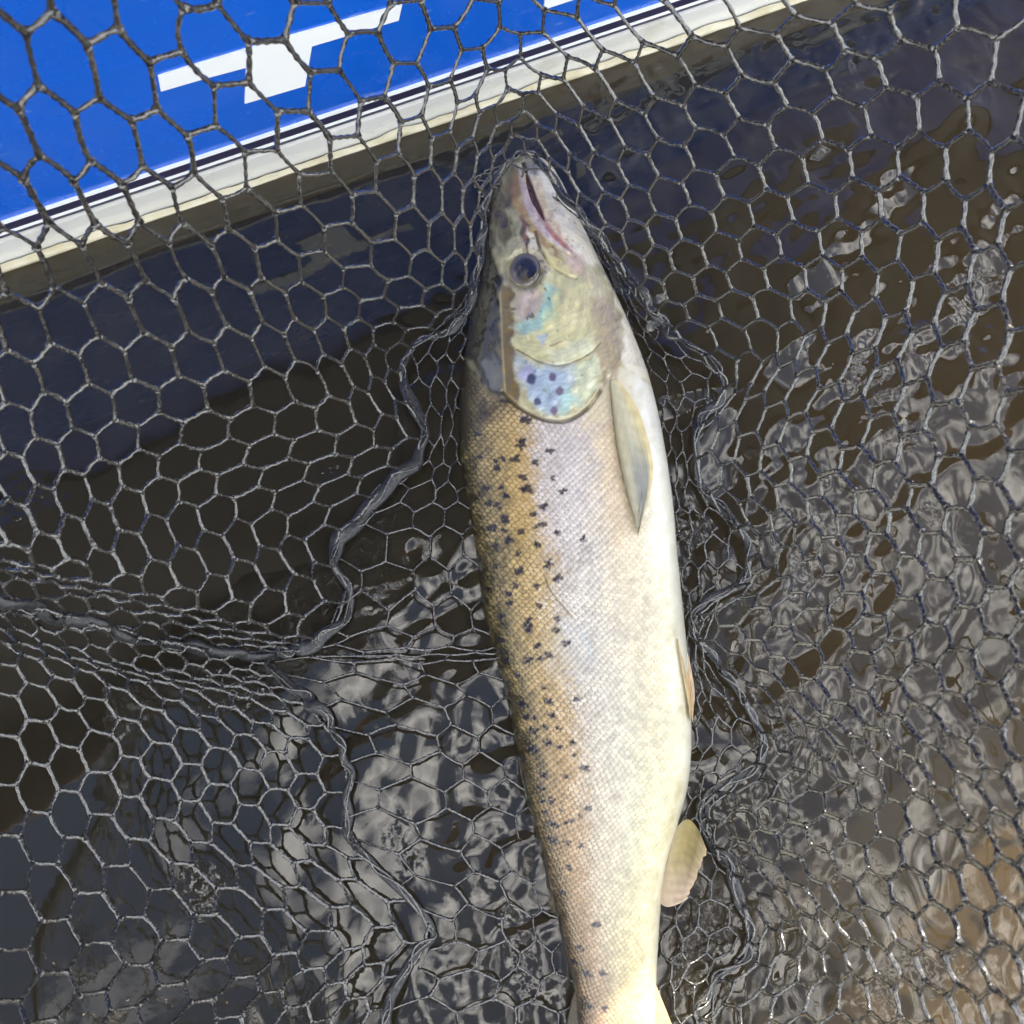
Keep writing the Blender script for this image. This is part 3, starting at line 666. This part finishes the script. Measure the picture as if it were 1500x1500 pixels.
def pec_c(U, V_, x, y):
    c = mixc3([(0, (104, 96, 72)), (.18, (178, 172, 144)), (.55, (192, 188, 164)), (.8, (206, 194, 150)), (1, (212, 194, 140))], U)
    k = (smooth(.35, .7, V_) * (1 - smooth(.9, 1.05, V_)) * smooth(.15, .45, U) * (1 - smooth(.75, .95, U)))[..., None] * .85
    c = c * (1 - k) + lin((120, 124, 124)) * k
    k = smooth(.82, 1, V_)[..., None] * .5; return c * (1 - k) + lin((150, 142, 108)) * k
fin('pectoral_fin', [(886, 566), (888, 600), (892, 640), (899, 685), (908, 725), (917, 755), (922, 775)],
    [(897, 564), (914, 584), (930, 612), (941, 645), (949, 685), (943, 722), (925, 776)],
    lambda x, y, U, V_: fish_h(x, y) + .0008 + .0022 * V_ + .0016 * (1 - U), None, pec_c, 11, ruff=.00022, thick=.0007, label='pale grey pectoral fin with yellowish edge folded along the belly')
def anal_c(U, V_, x, y):
    c = mixc3([(0, (214, 202, 166)), (.35, (172, 156, 104)), (.75, (138, 124, 84)), (1, (196, 176, 140))], V_)
    k = smooth(.3, .9, U)[..., None] * .7; return c * (1 - k) + lin((204, 182, 164)) * k
fin('anal_fin', [(988, 1210), (1003, 1194), (1017, 1205), (1029, 1232)], [(962, 1316), (974, 1322), (990, 1316), (1002, 1306)],
    lambda x, y, U, V_: .004 + .010 * V_ * (1 - .4 * U), None, anal_c, 9, ruff=.00025, label='small yellowish anal fin sticking out from the belly')
def pelv_c(U, V_, x, y):
    c = mixc3([(0, (224, 206, 160)), (.5, (188, 150, 100)), (1, (214, 196, 168))], U); return c * np.ones_like(V_)[..., None]
fin('pelvic_fin', [(984, 930), (988, 958), (994, 990), (1000, 1020), (1004, 1044)], [(992, 928), (1004, 952), (1011, 986), (1014, 1016), (1010, 1046)],
    lambda x, y, U, V_: fish_h(np.minimum(x, 1004), y) * (1 - .5 * U) + .0015 + .002 * V_, None, pelv_c, 5, nu=16, label='brownish pelvic fin pressed against the belly')
def tail_c(U, V_, x, y):
    c = mixc3([(0, (70, 62, 46)), (.3, (120, 104, 76)), (.7, (186, 152, 104)), (1, (222, 190, 140))], U); return c * (1 - .35 * V_)[..., None]
fin('tail_fin', [(852, 1425), (838, 1460), (826, 1510), (800, 1580), (768, 1660), (742, 1750)], [(954, 1425), (966, 1455), (984, 1500), (1012, 1580), (1040, 1660), (1062, 1750)],
    lambda x, y, U, V_: .001 + .003 * np.sin(3 * U) * V_, None, tail_c, 16, thick=.003, label='broad tan tail fin running out of the picture')
def dors_c(U, V_, x, y):
    return mixc3([(0, (96, 84, 56)), (1, (60, 54, 42))], V_)
fin('dorsal_fin', [(704, 745), (686, 762), (676, 790), (672, 812)], [(716, 872), (704, 880), (692, 884), (684, 882)],
    lambda x, y, U, V_: -.002 - .014 * V_, None, dors_c, 10, label='olive dorsal fin folded below the waterline')
fin('adipose_fin', [(808, 1300), (800, 1318), (796, 1334)], [(822, 1345), (812, 1352), (804, 1352)],
    lambda x, y, U, V_: -.001 - .004 * V_, None, dors_c, 3, nu=12, nv=16)

# ------------------------------------------------------------------ landing net
NC = 73.0
ctrl = [  # column, seam (px,py,z), row 6 (px,py,depth), row 12 (px,py,depth)
 (0,   (478, 925, .004), (245, 878, .50), (0, 815, .42)),
 (2.5, (492, 785, .004), (255, 735, .51), (0, 662, .42)),
 (6,   (612, 655, .006), (372, 566, .50), (-5, 380, .36)),
 (9,   (598, 520, .008), (380, 375, .45), (-40, 60, .25)),
 (12,  (690, 425, .016), (490, 220, .43), (60, -300, .21)),
 (14.5,(712, 300, .024), (600, 85, .45), (370, -420, .25)),
 (17,  (765, 226, .030), (752, -10, .48), (745, -430, .32)),
 (20,  (872, 340, .020), (985, 150, .50), (1190, -130, .36)),
 (23,  (955, 455, .012), (1140, 285, .50), (1430, 55, .37)),
 (26,  (1052, 560, .008), (1245, 440, .48), (1520, 310, .34)),
 (29,  (1022, 690, .006), (1225, 640, .46), (1525, 590, .32)),
 (32,  (1088, 825, .006), (1275, 825, .44), (1535, 850, .30)),
 (35,  (1030, 950, .004), (1240, 990, .43), (1530, 1070, .29)),
 (38,  (1110, 1085, .004), (1295, 1150, .42), (1545, 1280, .28)),
 (41,  (1045, 1205, .004), (1260, 1305, .42), (1545, 1490, .28)),
 (44,  (1088, 1340, .004), (1275, 1455, .44), (1520, 1720, .31)),
 (47,  (1040, 1480, .004), (1190, 1640, .45), (1380, 1950, .32)),
 (50,  (1060, 1720, .004), (1130, 1900, .45), (1240, 2250, .33)),
 (53,  (860, 1880, .004), (860, 2080, .45), (860, 2450, .34)),
 (56,  (650, 1740, .004), (480, 1900, .47), (250, 2150, .38)),
 (59,  (566, 1505, .004), (310, 1570, .45), (-30, 1660, .35)),
 (62,  (630, 1355, .004), (340, 1375, .51), (-10, 1395, .42)),
 (64.5,(512, 1215, .004), (262, 1205, .54), (-15, 1190, .48)),
 (67,  (505, 1100, .004), (255, 1070, .55), (-15, 1015, .49)),
 (68.6,(452, 1028, .004), (222, 1002, .56), (-15, 945, .50)),
 (69.6,(400, 985, .000), (200, 972, .575), (-25, 900, .53)),
 (70.4,(396, 965, .000), (200, 930, .555), (-25, 862, .50)),
 (71.1,(410, 960, .000), (202, 940, .58), (-25, 885, .52)),
 (72.0,(430, 952, .002), (205, 900, .54), (-25, 832, .46)),
]
ccs = np.array([c[0] for c in ctrl], float)
K0 = np.array([at_plane(c[1][0], c[1][1], c[1][2]) for c in ctrl])
K6 = np.array([at_depth(c[2][0], c[2][1], c[2][2]) for c in ctrl])
K12 = np.array([at_depth(c[3][0], c[3][1], c[3][2]) for c in ctrl])
# hoop of the landing net, above and around the view
HC = np.array([0.02, 0.0]); HRX, HRY, HZ = .42, .41, .50
ang = np.arctan2(K12[:, 1] - HC[1], K12[:, 0] - HC[0]); ang = np.unwrap(ang)
tl = np.linspace(0, 1, len(ang)); lin_a = ang[0] + (ccs - ccs[0]) / NC * (-2 * np.pi)
ang = .5 * ang + .5 * lin_a if abs((ang[-1] - ang[0]) + 2 * np.pi) < 1.5 else lin_a
K20 = np.stack([HC[0] + HRX * np.cos(ang), HC[1] + HRY * np.sin(ang), np.full(len(ang), HZ)], -1)
def depth_of(p): return (p - CAM) @ FWD
SEAM = [(0, 466, 938, .004), (1.0, 510, 888, .004), (2.5, 490, 805, .004), (4.2, 560, 722, .005), (6, 622, 648, .006), (7.6, 588, 565, .007), (9, 604, 512, .008), (10.6, 668, 478, .012), (12, 694, 430, .016), (14.5, 712, 305, .024), (17, 765, 226, .030),
 (20, 872, 345, .020), (23, 952, 452, .012), (24.8, 1004, 505, .01), (26, 1058, 562, .008), (27.6, 1018, 640, .006), (29, 1030, 712, .006), (30.8, 1092, 800, .006), (32, 1086, 850, .006), (33.4, 1014, 905, .005), (35, 1040, 965, .004), (36.6, 1098, 1040, .004), (38, 1112, 1105, .004), (39.6, 1036, 1172, .004), (41, 1036, 1225, .004), (43, 1082, 1310, .004), (44.6, 1090, 1390, .004), (46, 1022, 1470, .004), (47.5, 1040, 1560, .004),
 (50, 1060, 1720, .004), (53, 860, 1880, .004), (56, 650, 1740, .004), (59, 566, 1505, .004), (60.6, 596, 1425, .004), (62, 632, 1355, .004), (63.2, 560, 1275, .004), (64.5, 510, 1215, .004), (65.8, 512, 1150, .004), (67, 498, 1085, .004), (68.6, 446, 1028, .004), (70.2, 396, 968, .0), (71.7, 420, 955, .002)]
seam_c = np.array([q_[0] for q_ in SEAM], float); seam_v = np.array([[q_[1], q_[2], q_[3]] for q_ in SEAM])
KV = np.stack([np.stack([[c[1][0], c[1][1], math.log(d0)] for c, d0 in zip(ctrl, depth_of(K0))]),
               np.array([[c[2][0], c[2][1], math.log(c[2][2])] for c in ctrl]),
               np.array([[c[3][0], c[3][1], math.log(c[3][2])] for c in ctrl])], 1)
def wall(c, r):
    c = np.asarray(c, float); r = np.asarray(r, float)
    G = spline(ccs, KV, c, NC)
    sv_ = spline(seam_c, seam_v, c, NC); r_ = ray(sv_[:, 0], sv_[:, 1]); d_ = (sv_[:, 2] - CAM[2]) / r_[:, 2]
    G[:, 0] = np.stack([sv_[:, 0], sv_[:, 1], np.log(d_)], -1)
    t = np.clip(r, 0, 12) / 6.0
    A = (G[:, 0] - 2 * G[:, 1] + G[:, 2]) / 2; B_ = (G[:, 1] - G[:, 0]) - A        # quadratic through rows 0, 6, 12
    Q = A * t[:, None] ** 2 + B_ * t[:, None] + G[:, 0]
    P12 = at_depth(Q[:, 0], Q[:, 1], np.exp(Q[:, 2]))
    H = spline(ccs, K20, c, NC); k = np.clip((r - 12) / 8, 0, 1)[:, None]
    out_ = P12 * (1 - k) + H * k + np.array([0, 0, -.05]) * (k * (1 - k)) * 1.2
    return out_
# base panel: from the seam inwards, under the fish
cxp = np.interp(np.clip([c[1][1] for c in ctrl], 260, 1560), pyr, (Lx + Rx) / 2)
KB = []
for c, mx_ in zip(ctrl, cxp):
    px, py = c[1][0], c[1][1]; pyc = np.clip(py, 300, 1640)
    e = np.interp(pyc, pyr, Lx if px < mx_ else Rx)
    sgn = -1 if px < mx_ else 1
    b3 = at_plane(e + sgn * .45 * abs(px - e) , py * .5 + pyc * .5, .0065); b7 = at_plane(e - sgn * 6, pyc, .001); b9 = at_plane(mx_ + sgn * 30, pyc, -.060)
    KB.append([K0[len(KB)], b3, b7, b9])
KB = np.array(KB)
def basep(c, r):
    G = spline(ccs, KB, np.asarray(c, float), NC); rk = np.array([0, 3, 7, 10.])
    out_ = np.empty(c.shape + (3,)); a = np.arange(len(c))
    i = np.clip(np.searchsorted(rk, r, 'right') - 1, 0, 2); t = ((r - rk[i]) / np.diff(rk)[i])[:, None]
    return G[a, i] * (1 - t) + G[a, i + 1] * t
def strands(nodes, edges, rad, seg=8, sides=6, turns=1.6, sag=.0004, seed=0):
    g = np.random.default_rng(seed); A, B = nodes[edges[:, 0]], nodes[edges[:, 1]]; E = len(edges)
    t = np.linspace(0, 1, seg + 1); d = B - A; ln = np.linalg.norm(d, axis=1, keepdims=True); tn = d / (ln + 1e-9)
    ref = np.tile([0.13, -.25, .96], (E, 1)); n1 = np.cross(tn, ref); n1 /= np.linalg.norm(n1, axis=1, keepdims=True) + 1e-9; n2 = np.cross(tn, n1)
    off = (g.normal(0, sag, (E, 1)) * n1 + g.normal(0, sag, (E, 1)) * n2)
    path = A[:, None] + d[:, None] * t[None, :, None] + off[:, None] * np.sin(np.pi * t)[None, :, None]
    an = np.linspace(0, 2 * np.pi, sides, endpoint=False); ph = g.random((E, 1, 1)) * 6.28
    tw = 2 * np.pi * turns * t[None, :, None] * np.clip(ln / .018, .3, 1.6)[:, :, None] + ph
    rr = rad * (1 + .26 * np.cos(2 * (an[None, None] - tw))) * (1 + .12 * g.normal(0, 1, (E, 1, 1)).clip(-1.5, 1.5)) * (1 + .55 * (np.exp(-(t / .10) ** 2) + np.exp(-((1 - t) / .10) ** 2)))[None, :, None]
    V = path[:, :, None] + rr[..., None] * (np.cos(an)[None, None, :, None] * n1[:, None, None] + np.sin(an)[None, None, :, None] * n2[:, None, None])
    V = V.reshape(-1, 3); S = seg + 1
    i = np.arange(seg)[:, None]; j = np.arange(sides)[None]
    f = np.stack([i*sides + j, i*sides + (j+1) % sides, (i+1)*sides + (j+1) % sides, (i+1)*sides + j], -1).reshape(-1, 4)
    F = (f[None] + (np.arange(E) * S * sides)[:, None, None]).reshape(-1, 4)
    base = len(V); jj = np.arange(sides)
    c0 = np.stack([np.zeros(sides, int), (jj + 1) % sides, jj], -1)
    T0 = np.stack([np.repeat((base + edges[:, 0])[:, None], sides, 1), (np.arange(E) * S * sides)[:, None] + ((jj + 1) % sides)[None], (np.arange(E) * S * sides)[:, None] + jj[None]], -1).reshape(-1, 3)
    T1 = np.stack([np.repeat((base + edges[:, 1])[:, None], sides, 1), (np.arange(E) * S * sides + seg * sides)[:, None] + jj[None], (np.arange(E) * S * sides + seg * sides)[:, None] + ((jj + 1) % sides)[None]], -1).reshape(-1, 3)
    return np.concatenate([V, nodes]), [F, T0, T1]
def net_material():
    m, N, Lk, o = material('wet_net_cord')
    p = N.new('ShaderNodeBsdfPrincipled'); Lk.new(p.outputs[0], o.inputs[0])
    tc = N.new('ShaderNodeTexCoord'); nz = N.new('ShaderNodeTexNoise'); nz.inputs['Scale'].default_value = 700; nz.inputs['Detail'].default_value = 3
    Lk.new(tc.outputs['Object'], nz.inputs['Vector'])
    mx = N.new('ShaderNodeValToRGB'); mx.color_ramp.elements[0].position = .44; mx.color_ramp.elements[1].position = .66
    mx.color_ramp.elements[0].color = (.008, .008, .009, 1); mx.color_ramp.elements[1].color = (.085, .080, .070, 1)
    Lk.new(nz.outputs[0], mx.inputs[0]); Lk.new(mx.outputs[0], p.inputs['Base Color'])
    p.inputs['Roughness'].default_value = .24; p.inputs['Specular IOR Level'].default_value = .7
    p.inputs['Coat Weight'].default_value = 1.0; p.inputs['Coat Roughness'].default_value = .09
    b = N.new('ShaderNodeBump'); b.inputs['Strength'].default_value = .6; b.inputs['Distance'].default_value = .0006
    Lk.new(nz.outputs[0], b.inputs['Height']); Lk.new(b.outputs[0], p.inputs['Normal'])
    return m
M_net = net_material()
net = empty('landing_net', (0.02, 0.1, 0.0), 'black hexagon mesh landing net holding the fish', 'landing net')
COLS = np.concatenate([np.linspace(0, 68.6, 2 * 68, endpoint=False), np.linspace(68.6, NC, 2 * 9, endpoint=False)]); NI = len(COLS); RU = 1.0
# side netting: zigzag around, joining edges outwards
rows = 20; ii, jj = np.meshgrid(np.arange(NI), np.arange(rows + 1), indexing='ij')
par = (ii + jj) % 2
cpos = COLS[ii]; rpos = jj + np.where(par == 0, .17, -.17); rpos = np.clip(rpos, 0, rows)
rpos = np.where(jj == 0, np.where(par == 0, .17, 0), rpos); 
nodes = wall(cpos.ravel() + rng.normal(0, .012, cpos.size), ((rpos.ravel() + rng.normal(0, .012, cpos.size)).clip(0, rows)) * RU)
nodes += rng.normal(0, .00025, nodes.shape)
idn = lambda i, j: (i % NI) * (rows + 1) + j
E1 = np.stack([idn(ii, jj).ravel(), idn(ii + 1, jj).ravel()], -1)
s2 = (par == 0) & (jj < rows); E2 = np.stack([idn(ii[s2], jj[s2]), idn(ii[s2], jj[s2] + 1)], -1)
V, F = strands(nodes, np.concatenate([E1, E2]), .00090, seed=3)
o = mesh_obj('side_netting', V, F, M_net); adopt(o, net)
# base netting: long edges along the fish
NB = int(NC); rb = 10
ii, jj = np.meshgrid(np.arange(NB + 1), np.arange(rb + 1), indexing='ij'); ii = ii[:NB + 1]
NBe = 82
ii, jj = np.meshgrid(np.arange(NBe), np.arange(rb + 1), indexing='ij'); par = (ii + jj) % 2
cpos = (ii + np.where(par == 0, .20, -.20)) * NC / NBe; rpos = jj * 1.0
nodes = basep((cpos.ravel() + rng.normal(0, .04, cpos.size)) % NC, rpos.ravel().clip(0, 10)); nodes += rng.normal(0, .0007, nodes.shape)
idb = lambda i, j: (i % NBe) * (rb + 1) + j
s1 = jj < rb; E1 = np.stack([idb(ii[s1], jj[s1]), idb(ii[s1], jj[s1] + 1)], -1)
s2 = par == 0; E2 = np.stack([idb(ii[s2], jj[s2]), idb(ii[s2] + 1, jj[s2])], -1)
V, F = strands(nodes, np.concatenate([E1, E2]), .00058, seed=5)
o = mesh_obj('base_netting', V, F, M_net); adopt(o, net)
# seam tape joining the two panels
M_tape = paint('woven_tape', (.010, .011, .013), .45, .4, rgb2=(.032, .032, .034), nscale=420, bump=1.0, coat=.3)
cs = np.linspace(0, NC, 900, endpoint=False); pth = wall(cs, np.zeros_like(cs)) + np.array([0, 0, .0015])
pth += .0012 * np.stack([noise2(cs * 10, cs * 0, 51 + k, 14) for k in range(3)], -1)
wd = np.interp(cs, [0, 6.5, 9, 64, 69, 73], [.0036, .0036, .0022, .0020, .0028, .0036]) * (1 + .28 * noise2(cs * 10, 0 * cs, 60, 22)).clip(.6, 1.6)
V, F = tube(pth, wd, 10, True, flat=.45, ref=(0.1, -.2, 1)); o = mesh_obj('seam_tape', V, F, M_tape); adopt(o, net); o['label'] = 'dark woven tape seam around the base panel'
for k in range(2):
    p2 = pth + np.stack([.0016 * np.sin(cs * (5.1 + k) + k * 3), .0016 * np.cos(cs * (4.3 + k)), .0012 + .001 * np.sin(cs * 3 + k)], -1)
    V, F = tube(p2, .0007, 6, True); o = mesh_obj('seam_thread', V, F, M_net); adopt(o, net)
rs = np.linspace(0, 20, 160); pth = wall(np.full_like(rs, 70.6), rs) + .002 * np.stack([noise2(rs * 10, 0 * rs, 70 + k, 25) for k in range(3)], -1)
V, F = tube(pth, .0035 * (1 + .25 * noise2(rs * 10, 0 * rs, 75, 30)).clip(.6, 1.6), 10, flat=.6, ref=(0, -1, .3)); o = mesh_obj('side_seam', V, F, M_tape); adopt(o, net); o['label'] = 'gathered dark side seam of the netting'
# hoop and handle
M_alu = paint('black_tube', (.02, .02, .022), .35, .5)
aa = np.linspace(0, 2 * np.pi, 120, endpoint=False); hp = np.stack([HC[0] + HRX * np.cos(aa), HC[1] + HRY * np.sin(aa), np.full_like(aa, HZ)], -1)
V, F = tube(hp, .008, 10, True); o = mesh_obj('hoop', V, F, M_alu); adopt(o, net)
hb = np.array([HC[0] - .18, HC[1] - HRY * .9, HZ]); he = hb + np.array([-.5, -.95, .25])
V, F = tube(np.linspace(hb, he, 12), .014, 12); o = mesh_obj('handle', V, F, M_alu); adopt(o, net)
